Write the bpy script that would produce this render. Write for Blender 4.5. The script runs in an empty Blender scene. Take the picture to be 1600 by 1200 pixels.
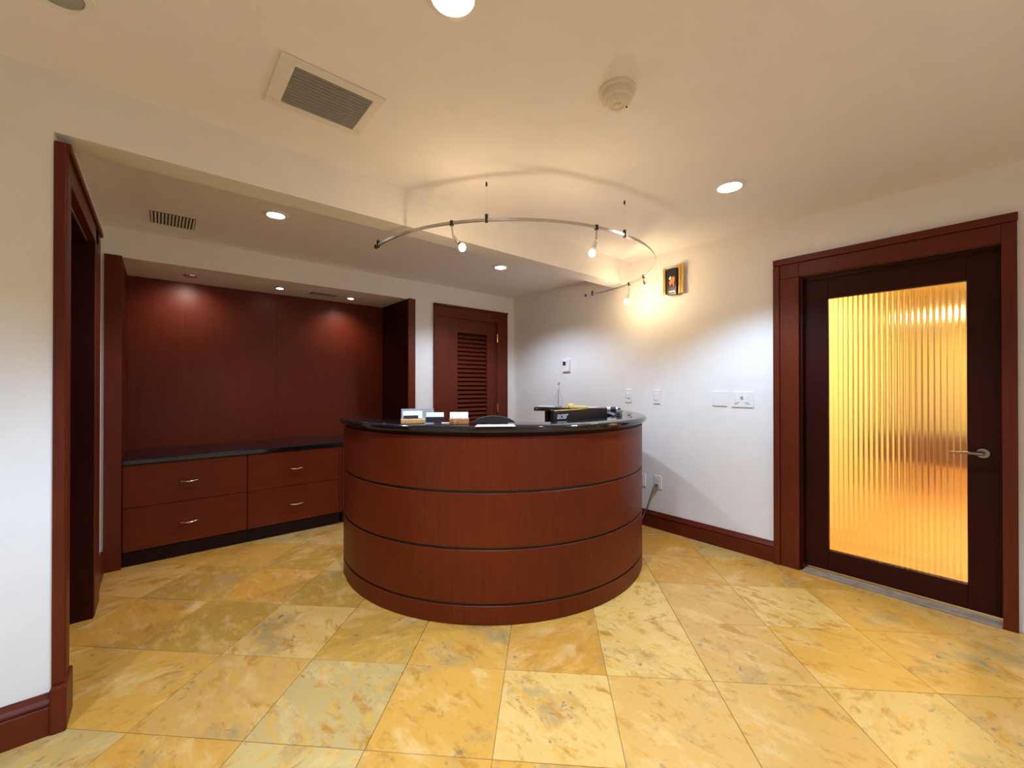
import bpy, bmesh, math, random
from mathutils import Vector, Matrix
random.seed(7)
PI = math.pi
R = math.radians
SC = bpy.context.scene
COL = SC.collection

# ------------------------------------------------------------------ camera
H = 1.285
cd = bpy.data.cameras.new('camera')
cam = bpy.data.objects.new('camera', cd)
COL.objects.link(cam)
cam.location = (0, 0, H)
cam.rotation_euler = (R(90.245), 0, R(49.65 - 90))
cd.sensor_width = 36
cd.lens = 650 / 1600 * 36
cd.clip_start = .01
SC.camera = cam

# ------------------------------------------------------------------ world, exposure
w = bpy.data.worlds.new('world')
SC.world = w
w.use_nodes = True
w.node_tree.nodes['Background'].inputs[0].default_value = (.02, .018, .015, 1)
w.node_tree.nodes['Background'].inputs[1].default_value = .3
vs = SC.view_settings
vs.view_transform = 'Standard'
vs.look = 'None'
vs.gamma = 1
vs.use_curve_mapping = False
vs.exposure = 0.54
SC.cycles.use_denoising = True
SC.cycles.max_bounces = 10
SC.cycles.diffuse_bounces = 6
SC.cycles.glossy_bounces = 5
SC.cycles.transmission_bounces = 8
SC.cycles.sample_clamp_indirect = 6
SC.cycles.caustics_refractive = False
SC.cycles.caustics_reflective = False
SC.cycles.blur_glossy = .5

LED_COL = (.50, .715, 1.0)
WARM = (1.0, .70, .40)
LED_W = 180          # ceiling downlights
ALCOVE_W = 98
NICHE_W = 9
REAR_W = 185  # unseen downlights added behind the camera
TRACK_EMIT = 192    # radiance of the small halogen bulbs
CORR_W = 120


def spot(name, loc, target, energy, col, size, blend, rad=.04, parent=None):
    l = bpy.data.lights.new(name, 'SPOT')
    l.energy = energy
    l.color = col
    l.spot_size = R(size)
    l.spot_blend = blend
    l.shadow_soft_size = rad
    o = bpy.data.objects.new(name, l)
    COL.objects.link(o)
    o.location = loc
    d = Vector(target) - Vector(loc)
    o.rotation_euler = d.to_track_quat('-Z', 'Y').to_euler()
    return o


# ------------------------------------------------------------------ materials
def new_mat(name):
    m = bpy.data.materials.new(name)
    m.use_nodes = True
    nt = m.node_tree
    return m, nt, nt.nodes['Principled BSDF']


def N(nt, t, **kw):
    n = nt.nodes.new(t)
    for k, v in kw.items():
        setattr(n, k, v)
    return n


def plain(name, col, rough=.5, metal=0, spec=.5, noise=.06, nscale=30, bump=0):
    m, nt, b = new_mat(name)
    tc = N(nt, 'ShaderNodeTexCoord')
    no = N(nt, 'ShaderNodeTexNoise')
    no.inputs['Scale'].default_value = nscale
    no.inputs['Detail'].default_value = 4
    nt.links.new(tc.outputs['Object'], no.inputs['Vector'])
    rp = N(nt, 'ShaderNodeValToRGB')
    rp.color_ramp.elements[0].position = .3
    rp.color_ramp.elements[1].position = .7
    rp.color_ramp.elements[0].color = tuple(c * (1 - noise) for c in col) + (1,)
    rp.color_ramp.elements[1].color = tuple(min(1, c * (1 + noise)) for c in col) + (1,)
    nt.links.new(no.outputs['Fac'], rp.inputs[0])
    nt.links.new(rp.outputs[0], b.inputs['Base Color'])
    b.inputs['Roughness'].default_value = rough
    b.inputs['Metallic'].default_value = metal
    b.inputs['Specular IOR Level'].default_value = spec
    if bump:
        bp = N(nt, 'ShaderNodeBump')
        bp.inputs['Strength'].default_value = bump
        bp.inputs['Distance'].default_value = .002
        nt.links.new(no.outputs['Fac'], bp.inputs['Height'])
        nt.links.new(bp.outputs[0], b.inputs['Normal'])
    return m


def wood(name, dark, light, rough=.35, horiz=False, spec=.5):
    m, nt, b = new_mat(name)
    tc = N(nt, 'ShaderNodeTexCoord')
    mp = N(nt, 'ShaderNodeMapping')
    mp.inputs['Scale'].default_value = (3, 3, 45) if horiz else (45, 45, 3)
    nt.links.new(tc.outputs['Object'], mp.inputs['Vector'])
    n1 = N(nt, 'ShaderNodeTexNoise')
    n1.inputs['Scale'].default_value = 1.5
    n1.inputs['Detail'].default_value = 8
    n1.inputs['Roughness'].default_value = .62
    nt.links.new(mp.outputs[0], n1.inputs['Vector'])
    n2 = N(nt, 'ShaderNodeTexNoise')
    n2.inputs['Scale'].default_value = 1.7
    n2.inputs['Detail'].default_value = 3
    nt.links.new(tc.outputs['Object'], n2.inputs['Vector'])
    ad = N(nt, 'ShaderNodeMath', operation='MULTIPLY_ADD')
    ad.inputs[1].default_value = .45
    nt.links.new(n2.outputs['Fac'], ad.inputs[0])
    mu = N(nt, 'ShaderNodeMath', operation='MULTIPLY')
    mu.inputs[1].default_value = .6
    nt.links.new(n1.outputs['Fac'], mu.inputs[0])
    nt.links.new(mu.outputs[0], ad.inputs[2])
    rp = N(nt, 'ShaderNodeValToRGB')
    rp.color_ramp.elements[0].position = .36
    rp.color_ramp.elements[1].position = .70
    rp.color_ramp.elements[0].color = dark + (1,)
    rp.color_ramp.elements[1].color = light + (1,)
    nt.links.new(ad.outputs[0], rp.inputs[0])
    nt.links.new(rp.outputs[0], b.inputs['Base Color'])
    b.inputs['Roughness'].default_value = rough
    b.inputs['Specular IOR Level'].default_value = spec
    bp = N(nt, 'ShaderNodeBump')
    bp.inputs['Strength'].default_value = .08
    bp.inputs['Distance'].default_value = .001
    nt.links.new(n1.outputs['Fac'], bp.inputs['Height'])
    nt.links.new(bp.outputs[0], b.inputs['Normal'])
    return m


def emit(name, col, strength):
    m = bpy.data.materials.new(name)
    m.use_nodes = True
    nt = m.node_tree
    nt.nodes.remove(nt.nodes['Principled BSDF'])
    e = N(nt, 'ShaderNodeEmission')
    e.inputs[0].default_value = col + (1,)
    e.inputs[1].default_value = strength
    nt.links.new(e.outputs[0], nt.nodes['Material Output'].inputs[0])
    return m


def glass(name, col=(1, 1, 1), rough=0.0, ior=1.45):
    m, nt, b = new_mat(name)
    b.inputs['Base Color'].default_value = col + (1,)
    b.inputs['Transmission Weight'].default_value = 1
    b.inputs['Roughness'].default_value = rough
    b.inputs['IOR'].default_value = ior
    return m


def granite(name):
    m, nt, b = new_mat(name)
    tc = N(nt, 'ShaderNodeTexCoord')
    v = N(nt, 'ShaderNodeTexVoronoi')
    v.inputs['Scale'].default_value = 260
    nt.links.new(tc.outputs['Object'], v.inputs['Vector'])
    rp = N(nt, 'ShaderNodeValToRGB')
    rp.color_ramp.elements[0].color = (.004, .004, .005, 1)
    rp.color_ramp.elements[1].color = (.03, .03, .034, 1)
    rp.color_ramp.elements[0].position = .55
    nt.links.new(v.outputs['Distance'], rp.inputs[0])
    nt.links.new(rp.outputs[0], b.inputs['Base Color'])
    b.inputs['Roughness'].default_value = .09
    b.inputs['Specular IOR Level'].default_value = .6
    return m


def travertine(name):
    m, nt, b = new_mat(name)
    tc = N(nt, 'ShaderNodeTexCoord')
    oi = N(nt, 'ShaderNodeObjectInfo')
    sc_ = N(nt, 'ShaderNodeVectorMath', operation='SCALE')
    sc_.inputs[0].default_value = (37, 91, 53)
    nt.links.new(oi.outputs['Random'], sc_.inputs['Scale'])
    ad = N(nt, 'ShaderNodeVectorMath', operation='ADD')
    nt.links.new(tc.outputs['Object'], ad.inputs[0])
    nt.links.new(sc_.outputs[0], ad.inputs[1])
    mp = N(nt, 'ShaderNodeMapping')
    mp.inputs['Scale'].default_value = (1, 1.9, 1)
    nt.links.new(ad.outputs[0], mp.inputs['Vector'])

    def noise(scale, detail, rough, dist, src):
        n = N(nt, 'ShaderNodeTexNoise')
        n.inputs['Scale'].default_value = scale
        n.inputs['Detail'].default_value = detail
        n.inputs['Roughness'].default_value = rough
        n.inputs['Distortion'].default_value = dist
        nt.links.new(src, n.inputs['Vector'])
        return n.outputs['Fac']

    def step(src, a, c):
        r_ = N(nt, 'ShaderNodeMapRange')
        r_.inputs['From Min'].default_value = a
        r_.inputs['From Max'].default_value = c
        nt.links.new(src, r_.inputs['Value'])
        return r_.outputs[0]

    def mix(fac, a, c, mode='MIX'):
        x = N(nt, 'ShaderNodeMix', data_type='RGBA', blend_type=mode)
        nt.links.new(fac, x.inputs[0])
        for s, i in ((a, 6), (c, 7)):
            if isinstance(s, tuple):
                x.inputs[i].default_value = s + (1,)
            else:
                nt.links.new(s, x.inputs[i])
        return x.outputs[2]
    nA = noise(4.2, 13, .66, .25, mp.outputs[0])
    nB = noise(7.5, 13, .68, .35, mp.outputs[0])
    nC = noise(3.0, 12, .64, .2, ad.outputs[0])
    nD = noise(30, 6, .65, .2, ad.outputs[0])
    nE = noise(13, 10, .66, .3, mp.outputs[0])
    c0 = oi.outputs['Color']
    h1 = N(nt, 'ShaderNodeMath', operation='MULTIPLY')
    h1.inputs[1].default_value = .62
    nt.links.new(step(nA, .52, .67), h1.inputs[0])
    c1 = mix(h1.outputs[0], c0, (.74, .455, .17))
    c2 = mix(step(nC, .55, .66), c1, (.40, .24, .080))
    c2 = mix(step(nE, .52, .64), c2, (.62, .305, .050))
    c3 = mix(step(nB, .54, .66), c2, (.46, .19, .025))
    dk = N(nt, 'ShaderNodeMath', operation='MULTIPLY')
    nt.links.new(step(nD, .58, .68), dk.inputs[0])
    nt.links.new(step(nC, .46, .58), dk.inputs[1])
    c4 = mix(dk.outputs[0], c3, (.22, .15, .07))
    nt.links.new(c4, b.inputs['Base Color'])
    b.inputs['Roughness'].default_value = .3
    b.inputs['Specular IOR Level'].default_value = .45
    bp = N(nt, 'ShaderNodeBump')
    bp.inputs['Strength'].default_value = .12
    bp.inputs['Distance'].default_value = .001
    nt.links.new(nD, bp.inputs['Height'])
    nt.links.new(bp.outputs[0], b.inputs['Normal'])
    return m


M_WALL = plain('wall_paint', (.80, .79, .775), .75, noise=.015, nscale=9, bump=.05)
M_CEIL = plain('ceiling_paint', (.85, .825, .84), .8, noise=.015, nscale=7, bump=.05)
M_WOOD = wood('mahogany', (.080, .0105, .0030), (.132, .020, .0050), rough=.40, spec=.25)
M_WOODH = wood('mahogany_horizontal', (.080, .0105, .0030), (.132, .020, .0050), rough=.40, spec=.25, horiz=True)
M_DESK = wood('mahogany_desk_veneer', (.092, .0105, .0016), (.150, .0205, .0030), rough=.42, spec=.22)
M_DRAWER = wood('mahogany_drawer_front', (.092, .0115, .0022), (.148, .0215, .0038), rough=.44, spec=.22, horiz=True)
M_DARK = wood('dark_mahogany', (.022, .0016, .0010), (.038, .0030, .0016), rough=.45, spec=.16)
M_DARKH = wood('dark_mahogany_rail', (.022, .0016, .0010), (.038, .0030, .0016), rough=.45, spec=.16, horiz=True)
M_PANEL = wood('mahogany_wall_panel', (.088, .0100, .0030), (.135, .0180, .0048), rough=.42, spec=.25)
M_BLACKLINE = plain('black_inlay', (.006, .005, .005), .4)
M_TOE = plain('toe_kick_black', (.014, .004, .003), .6, spec=.15)
M_GRANITE = granite('black_granite')
M_TILE = travertine('travertine')
M_GROUT = plain('grout', (.50, .37, .20), .9, nscale=60)
M_STONE = plain('threshold_stone', (.27, .20, .14), .4, noise=.25, nscale=14)
M_WHITE = plain('white_plastic', (.80, .80, .80), .4, noise=.01)
M_CREAM = plain('cream_plastic', (.74, .68, .58), .5, noise=.01)
M_METALW = plain('painted_white_metal', (.78, .75, .72), .5, noise=.02)
M_GREYMETAL = plain('grey_louvre_metal', (.235, .23, .24), .55, noise=.1)
M_VENTBLACK = plain('vent_dark', (.01, .01, .01), .8)
M_NICKEL = plain('brushed_nickel', (.62, .58, .54), .28, 1)
M_BRONZE = plain('aged_nickel', (.30, .25, .19), .25, 1)
M_CHROME = plain('chrome', (.8, .8, .8), .12, 1)
M_BRASS = plain('polished_brass', (.80, .55, .18), .22, 1)
M_BLACKP = plain('black_plastic', (.010, .009, .010), .35)
M_BLACKM = plain('matte_black', (.014, .013, .014), .6)
M_SCREEN = plain('dark_display', (.03, .035, .04), .2)
M_PAPER = plain('white_paper', (.86, .88, .90), .7, noise=.01)
M_YELLOW = plain('yellow_paper', (.85, .76, .22), .7, noise=.03)
M_CHAIR = plain('charcoal_fabric', (.055, .055, .065), .9, noise=.25, nscale=300, bump=.3)
M_PINE = plain('light_orange_wood', (.62, .30, .09), .4, noise=.15, nscale=25)
M_BURL = plain('burl_wood', (.40, .16, .05), .35, noise=.55, nscale=70)
M_GREYP = plain('grey_plastic', (.34, .34, .36), .4)
M_LETTER = plain('silver_lettering', (.42, .43, .45), .45)
M_NAVY = plain('navy_label', (.03, .035, .09), .5)
M_ORANGE = plain('orange_enamel', (.72, .17, .06), .4, noise=.2, nscale=80)
M_CORD = plain('grey_cord', (.13, .12, .12), .6)
M_ACRYL = glass('clear_acrylic', (.97, .98, 1), .02, 1.45)
M_BOTTLE = glass('clear_bottle', (.96, .98, .98), .03, 1.2)
M_REED = glass('reeded_glass', (1.0, .97, .90), .10, 1.45)
M_LED = emit('led_lens', (.94, .97, 1.0), 26)
M_LEDDIM = emit('led_lens_small', (1, .95, .88), 14)
M_BULB = emit('halogen_bulb', WARM, TRACK_EMIT)
M_CORRLIGHT = emit('corridor_lamp', (1, .83, .46), 17)
M_CORRWALL = plain('corridor_wall', (.82, .72, .38), .7, noise=.03)
M_CORRFLOOR = plain('corridor_floor', (.66, .34, .12), .4, noise=.2, nscale=6)
M_CORRDOOR = plain('corridor_door', (.26, .115, .035), .4, noise=.1)


# ------------------------------------------------------------------ object helpers
def thing(name, label=None, cat=None, loc=(0, 0, 0), rz=0, group=None, kind=None):
    o = bpy.data.objects.new(name, None)
    COL.objects.link(o)
    o.location = loc
    o.rotation_euler = (0, 0, rz)
    o.empty_display_size = .05
    return tag(o, label, cat, group, kind)


def tag(o, label=None, cat=None, group=None, kind=None):
    if label:
        o['label'] = label
    if cat:
        o['category'] = cat
    if group:
        o['group'] = group
    if kind:
        o['kind'] = kind
    return o


def root_of(o):
    while o.parent:
        o = o.parent
    return o


def obj(name, bm, mat, parent=None, local=False, smooth=False, label=None):
    """link a bmesh as one mesh object; coordinates are world ones unless local"""
    if parent and not local:
        bmesh.ops.translate(bm, verts=bm.verts, vec=-Vector(root_of(parent).location))
    bmesh.ops.recalc_face_normals(bm, faces=bm.faces)
    me = bpy.data.meshes.new(name)
    bm.to_mesh(me)
    bm.free()
    if smooth:
        for p in me.polygons:
            p.use_smooth = True
        try:
            me.set_sharp_from_angle(angle=R(38))
        except Exception:
            pass
    me.materials.append(mat)
    o = bpy.data.objects.new(name, me)
    COL.objects.link(o)
    o.parent = parent
    if label:
        o['label'] = label
    return o


def box(x0, x1, y0, y1, z0, z1, bev=0, seg=2, bm=None):
    own = bmesh.new()
    bmesh.ops.create_cube(own, size=1)
    for v in own.verts:
        v.co = Vector(((x0 + x1) / 2 + v.co.x * abs(x1 - x0), (y0 + y1) / 2 + v.co.y * abs(y1 - y0),
                       (z0 + z1) / 2 + v.co.z * abs(z1 - z0)))
    if bev:
        bmesh.ops.bevel(own, geom=own.edges[:], offset=bev, segments=seg, affect='EDGES', profile=.5)
    return join(bm, own)


def join(bm, own):
    if bm is None:
        return own
    me = bpy.data.meshes.new('t')
    own.to_mesh(me)
    own.free()
    bm.from_mesh(me)
    bpy.data.meshes.remove(me)
    return bm


def prism(poly, axis, a, b, bm=None):
    """polygon extruded along axis x, y or z from a to b. poly coords are the other two axes in order"""
    own = bmesh.new()

    def pt(p, t):
        if axis == 'x':
            return (t, p[0], p[1])
        if axis == 'y':
            return (p[0], t, p[1])
        return (p[0], p[1], t)
    v0 = [own.verts.new(pt(p, a)) for p in poly]
    v1 = [own.verts.new(pt(p, b)) for p in poly]
    own.faces.new(v0)
    own.faces.new(v1[::-1])
    n = len(poly)
    for i in range(n):
        own.faces.new((v0[i], v0[(i + 1) % n], v1[(i + 1) % n], v1[i]))
    return join(bm, own)


def lathe(prof, c=(0, 0, 0), n=32, bm=None, a0=0, a1=360):
    """profile of (r, z) turned about z; capped when open in angle (profile closed) or at r=0"""
    own = bmesh.new()
    full = abs(a1 - a0) >= 360
    steps = n if full else n + 1
    rings = []
    for i in range(steps):
        a = R(a0 + (a1 - a0) * i / n)
        rings.append([own.verts.new((c[0] + r * math.cos(a), c[1] + r * math.sin(a), c[2] + z)) for r, z in prof])
    m = len(prof)
    for i in range(n):
        A, B = rings[i], rings[(i + 1) % steps]
        for k in range(m if not full else m - 1):
            own.faces.new((A[k], B[k], B[(k + 1) % m], A[(k + 1) % m]))
    if full:
        bmesh.ops.remove_doubles(own, verts=own.verts, dist=1e-6)
    else:
        own.faces.new(rings[0])
        own.faces.new(rings[-1][::-1])
    return join(bm, own)


def arc(c, r0, r1, z0, z1, a0, a1, n=64, bev=0, bm=None):
    if bev:
        b = bev
        prof = [(r0, z0 + b), (r0 + b, z0), (r1 - b, z0), (r1, z0 + b), (r1, z1 - b), (r1 - b, z1), (r0 + b, z1), (r0, z1 - b)]
    else:
        prof = [(r0, z0), (r1, z0), (r1, z1), (r0, z1)]
    return lathe(prof, (c[0], c[1], 0), n, bm, a0, a1)


def tube(pts, r, n=10, bm=None, close=False):
    own = bmesh.new()
    P = [Vector(p) for p in pts]
    rings = []
    up = Vector((0, 0, 1))
    rr = r if isinstance(r, (list, tuple)) else [r] * len(P)
    for i, p in enumerate(P):
        d = (P[min(i + 1, len(P) - 1)] - P[max(i - 1, 0)]).normalized()
        u = d.cross(up)
        if u.length < 1e-3:
            u = d.cross(Vector((1, 0, 0)))
        u.normalize()
        v = u.cross(d)
        rings.append([own.verts.new(p + (u * math.cos(2 * PI * k / n) + v * math.sin(2 * PI * k / n)) * rr[i]) for k in range(n)])
    for A, B in zip(rings, rings[1:]):
        for k in range(n):
            own.faces.new((A[k], A[(k + 1) % n], B[(k + 1) % n], B[k]))
    own.faces.new(rings[0][::-1])
    own.faces.new(rings[-1])
    return join(bm, own)


def sphere(c, r, bm=None, sz=1, seg=16):
    own = bmesh.new()
    bmesh.ops.create_uvsphere(own, u_segments=seg, v_segments=seg // 2 + 2, radius=r)
    for v in own.verts:
        v.co = Vector((c[0] + v.co.x, c[1] + v.co.y, c[2] + v.co.z * sz))
    return join(bm, own)


def struct(name, bm, mat, label, cat='structure', parent=None):
    o = obj(name, bm, mat, parent)
    if not parent:
        tag(o, label, cat, kind='structure')
    return o


# ------------------------------------------------------------------ dimensions
XR, YC, YB, XL = 3.43, 4.0, 2.29, -.301
ZC, ZA, ZBM = 2.46, 2.39, 2.235
XMIN, YMIN = -2.6, -1.2
WT = .12

# ------------------------------------------------------------------ structure: walls
struct('wall_right', prism([(YMIN, 0), (-.050, 0), (-.050, 2.045), (.915, 2.045), (.915, 0), (YC, 0), (YC, ZC), (YMIN, ZC)], 'x', XR, XR + WT),
       M_WALL, 'white painted wall holding the reeded glass door and the switch plates', 'wall')
struct('wall_back', prism([(XL, 0), (-.2255, 0), (-.2255, 2.19), (2.0005, 2.19), (2.0005, 0), (2.44, 0), (2.44, 2.055), (3.145, 2.055), (3.145, 0),
                           (XR + WT, 0), (XR + WT, ZC), (XL, ZC)], 'y', YC, YC + WT),
       M_WALL, 'cream white wall around the wood paneled niche and the louvered door', 'wall')
struct('wall_left', box(XMIN - WT, XL, YB, YB + WT, 0, ZC), M_WALL, 'white wall at the left edge, ending at the dark wood casing', 'wall')
struct('wall_return', prism([(YB + WT, 2.085), (3.27, 2.085), (3.27, 0), (YC + WT, 0), (YC + WT, ZC), (YB + WT, ZC)], 'x', XL - WT, XL),
       M_WALL, 'short white return wall holding the dark cased doorway on the left', 'wall')
struct('wall_rear', box(XMIN - WT, XR + WT, YMIN - WT, YMIN, 0, ZC), M_WALL, 'white wall behind the camera', 'wall')
struct('wall_far_left', box(XMIN - WT, XMIN, YMIN, YB, 0, ZC), M_WALL, 'white wall far to the left of the camera', 'wall')
struct('ceiling', box(XMIN - WT, XR + WT, YMIN - WT, YB + .16, ZC, ZC + .1), M_CEIL, 'main cream ceiling with the vent and smoke detector', 'ceiling')
struct('ceiling_alcove', box(XL - WT, XR + WT, YB + .15, YC + WT, ZA, ZA + .06), M_CEIL, 'lower ceiling of the alcove behind the soffit beam', 'ceiling')
struct('trim_1', box(XL, XR, YB, YB + .15, ZBM, ZC), M_WALL, 'long cream soffit beam dropping below the ceiling', 'beam')

# floor with single travertine tiles laid diagonally
fl = tag(obj('floor', box(XMIN, XR + .2, YMIN, YC + .05, -.1, -.006), M_GROUT), 'polished travertine floor of golden diagonal tiles', 'floor', kind='structure')
T = .4543
OX, OY = 1.1992, 1.4597
S = math.sqrt(.5)
GOLD, CREAM, GREY, RUST, TAN = (.60, .285, .045), (.68, .405, .115), (.50, .345, .125), (.53, .225, .032), (.58, .305, .078)
OLIVE = (.43, .225, .036)  # with RUST on the left tiles; partly the weaker light there, put into colour
TONES = {(-1, -1): GOLD, (0, -1): CREAM, (-2, -1): GREY, (1, -1): TAN, (-1, 0): GOLD, (0, 0): RUST, (1, 0): CREAM, (2, 0): TAN,
         (-2, 0): OLIVE, (-3, 0): CREAM, (2, -1): TAN, (-3, -1): TAN, (-4, -1): GOLD, (3, 0): GOLD, (3, -1): CREAM, (-2, -2): GREY, (-1, -2): GOLD,
         (0, -2): GOLD, (1, -2): TAN, (-3, -2): GOLD, (-4, -2): GREY, (2, 1): TAN, (1, 1): CREAM, (3, 1): CREAM, (-4, 0): OLIVE, (-5, 0): RUST,
         (-5, -1): GOLD, (-3, 1): OLIVE, (-2, 1): OLIVE, (-4, 1): RUST, (2, 2): RUST, (3, 2): GOLD, (1, 2): GOLD, (-5, 1): OLIVE, (-4, 2): OLIVE,
         (-3, 2): GREY, (-2, 2): GOLD, (4, 0): GOLD, (4, -1): TAN, (4, 1): GOLD}
RECT = (XMIN, XR + WT, YMIN, YC + .02)


def clip(poly):
    for ax, sgn, lim in ((0, 1, RECT[0]), (0, -1, RECT[1]), (1, 1, RECT[2]), (1, -1, RECT[3])):
        out = []
        for i, p in enumerate(poly):
            q = poly[(i + 1) % len(poly)]
            dp, dq = sgn * (p[ax] - lim), sgn * (q[ax] - lim)
            if dp >= 0:
                out.append(p)
            if dp * dq < 0:
                t = dp / (dp - dq)
                out.append(tuple(p[k] + (q[k] - p[k]) * t for k in (0, 1)))
        poly = out
        if len(poly) < 3:
            return None
    return poly


def tile_bm(poly, c):
    bm = bmesh.new()
    n = len(poly)
    cx = sum(p[0] for p in poly) / n
    cy = sum(p[1] for p in poly) / n
    ins = .0012

    def ring(z, k):
        out = []
        for x, y in poly:
            d = math.hypot(x - cx, y - cy) or 1
            out.append(bm.verts.new((x + (cx - x) / d * k - c[0], y + (cy - y) / d * k - c[1], z)))
        return out
    a, b_, d_ = ring(-.0058, 0), ring(-.0010, 0), ring(0, ins)
    bm.faces.new(d_)
    bm.faces.new(a[::-1])
    for lo, hi in ((a, b_), (b_, d_)):
        for i in range(n):
            bm.faces.new((lo[i], lo[(i + 1) % n], hi[(i + 1) % n], hi[i]))
    return bm


full_me = None
G = .0012
for i in range(-12, 13):
    for j in range(-12, 13):
        def W(a, b):
            return (OX + T * S * (a + b), OY + T * S * (b - a))
        g = G / T
        poly = [W(i + g, j + g), W(i + 1 - g, j + g), W(i + 1 - g, j + 1 - g), W(i + g, j + 1 - g)]
        cp = clip(poly)
        if not cp:
            continue
        c = W(i + .5, j + .5)
        if abs(c[0] - 1.0) > 9:
            continue
        if c[1] > YB + .35 and c[0] < XL - .45:
            continue
        whole = all(abs(p[0] - q[0]) + abs(p[1] - q[1]) < 1e-6 for p, q in zip(poly, cp)) if len(cp) == 4 else False
        if whole and full_me:
            o = bpy.data.objects.new('tile', full_me)
            COL.objects.link(o)
            o.parent = fl
        else:
            o = obj('tile', tile_bm(cp, c), M_TILE, fl, local=True)
            if whole:
                full_me = o.data
        o.location = (c[0], c[1], 0)
        if whole:
            o.rotation_euler = (0, 0, random.choice((0, PI / 2, PI, -PI / 2)))
        t = TONES.get((i, j)) or random.choice((GOLD, GOLD, CREAM, GREY, RUST, TAN, TAN))
        f = random.uniform(.93, 1.07)
        t = tuple(a * .8 + b * .2 for a, b in zip(t, GOLD))
        o.color = (t[0] * f, t[1] * f, t[2] * f, 1)

# ------------------------------------------------------------------ baseboards
BP = [(0, 0), (.020, 0), (.020, .100), (.014, .106), (.022, .112), (.022, .120), (.014, .132), (.008, .145), (.006, .150), (0, .150)]


def baseboard(name, axis, a, b, face, sgn, label):
    poly = [(face + sgn * p[0], p[1]) for p in BP]
    return struct(name, prism(poly, axis, a, b), M_WOODH, label, 'baseboard')


baseboard('baseboard_right', 'y', 1.07, YC - .005, XR, -1, 'mahogany baseboard along the white wall between desk and glass door')
baseboard('baseboard_left', 'x', XMIN, XL - .002, YB, -1, 'mahogany molded baseboard in the lower left corner')
baseboard('baseboard_return', 'y', 3.515, YC - .005, XL, 1, 'short mahogany baseboard between left doorway and paneled niche')
baseboard('baseboard_back', 'x', 2.056, 2.273, YC, -1, 'short mahogany baseboard between paneled niche and louvered door')

# ------------------------------------------------------------------ left cased doorway
t = thing('trim_2', 'dark mahogany casing of the doorway at the far left', 'doorway', (XL, 2.85, 0), kind='structure')
CX = .033
obj('near_casing', box(XL + .0005, XL + CX, YB - .008, YB + .122, .17, 2.20, .004), M_WOOD, t)
obj('near_casing_bead', tube([(XL + CX - .004, YB + .012, .17), (XL + CX - .004, YB + .012, 2.19)], .009, 10), M_WOOD, t, smooth=True)
obj('plinth', box(XL - .001, XL + CX + .010, YB - .030, YB + .124, 0, .17, .006), M_WOOD, t)
obj('header', box(XL + .0005, XL + CX, YB + .122, 3.39, 2.085, 2.20, .003), M_WOODH, t)
obj('header_bead', box(XL + .0005, XL + CX + .012, YB + .0, 3.51, 2.175, 2.205, .004), M_WOODH, t)
obj('far_casing', box(XL + .0005, XL + CX, 3.272, 3.512, 0, 2.175, .004), M_WOOD, t)
obj('far_jamb', box(XL - WT - .02, XL + CX - .004, 3.252, 3.2715, 0, 2.084), M_DARK, t)
obj('near_jamb', box(XL - WT - .02, XL - .001, YB + WT + .0005, YB + WT + .02, 0, 2.084), M_DARK, t)
obj('head_jamb', box(XL - WT - .02, XL - .001, YB + WT + .02, 3.252, 2.064, 2.084), M_DARKH, t)
obj('door_leaf', box(XL - WT - .015, XL - WT + .03, YB + WT + .022, 3.25, .006, 2.062), M_DARK, t)

# ------------------------------------------------------------------ right glass door
t = thing('door_1', 'dark mahogany door with tall reeded glass pane glowing yellow', 'door', (XR, .45, 0), kind='structure')
XF = XR - .030            # face of the casing
c1 = obj('left_casing', box(XF, XR + .0, .915, 1.03, 0, 2.0445, .003), M_WOOD, t)
obj('back_band', box(XF - .012, XR, 1.0305, 1.072, 0, 2.1445, .005), M_WOOD, t)
obj('header_casing', box(XF, XR, .0, .914, 2.045, 2.1445, .003), M_WOODH, t)
obj('corner_block', box(XF, XR, .915, 1.03, 2.0455, 2.1445, .003), M_WOODH, t)
obj('header_back_band', box(XF - .012, XR, -.058, 1.072, 2.145, 2.19, .005), M_WOODH, t)
obj('right_casing', box(XF, XR, -.055, -.0005, 0, 2.1445, .003), M_WOOD, t)
obj('left_jamb', box(XR - .004, XR + WT, .899, .9145, 0, 2.045), M_DARK, t)
obj('right_jamb', box(XR + .0005, XR + WT, -.0495, -.036, 0, 2.045), M_DARK, t)
obj('head_jamb', box(XR + .0005, XR + WT, -.036, .899, 2.030, 2.0448), M_DARKH, t)
XD0, XD1 = XR + .045, XR + .09
obj('left_stile', box(XD0, XD1, .765, .896, .028, 2.026, .003), M_DARK, t)
obj('right_stile', box(XD0, XD1, -.034, .127, .028, 2.027, .003), M_DARK, t)
obj('top_rail', box(XD0, XD1, .127, .765, 1.88, 2.026, .003), M_DARKH, t)
obj('bottom_rail', box(XD0, XD1, .127, .765, .028, .165, .003), M_DARKH, t)
obj('threshold', box(XR - .035, XR + WT, .001, .898, -.004, .012, .003), M_STONE, t)
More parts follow.
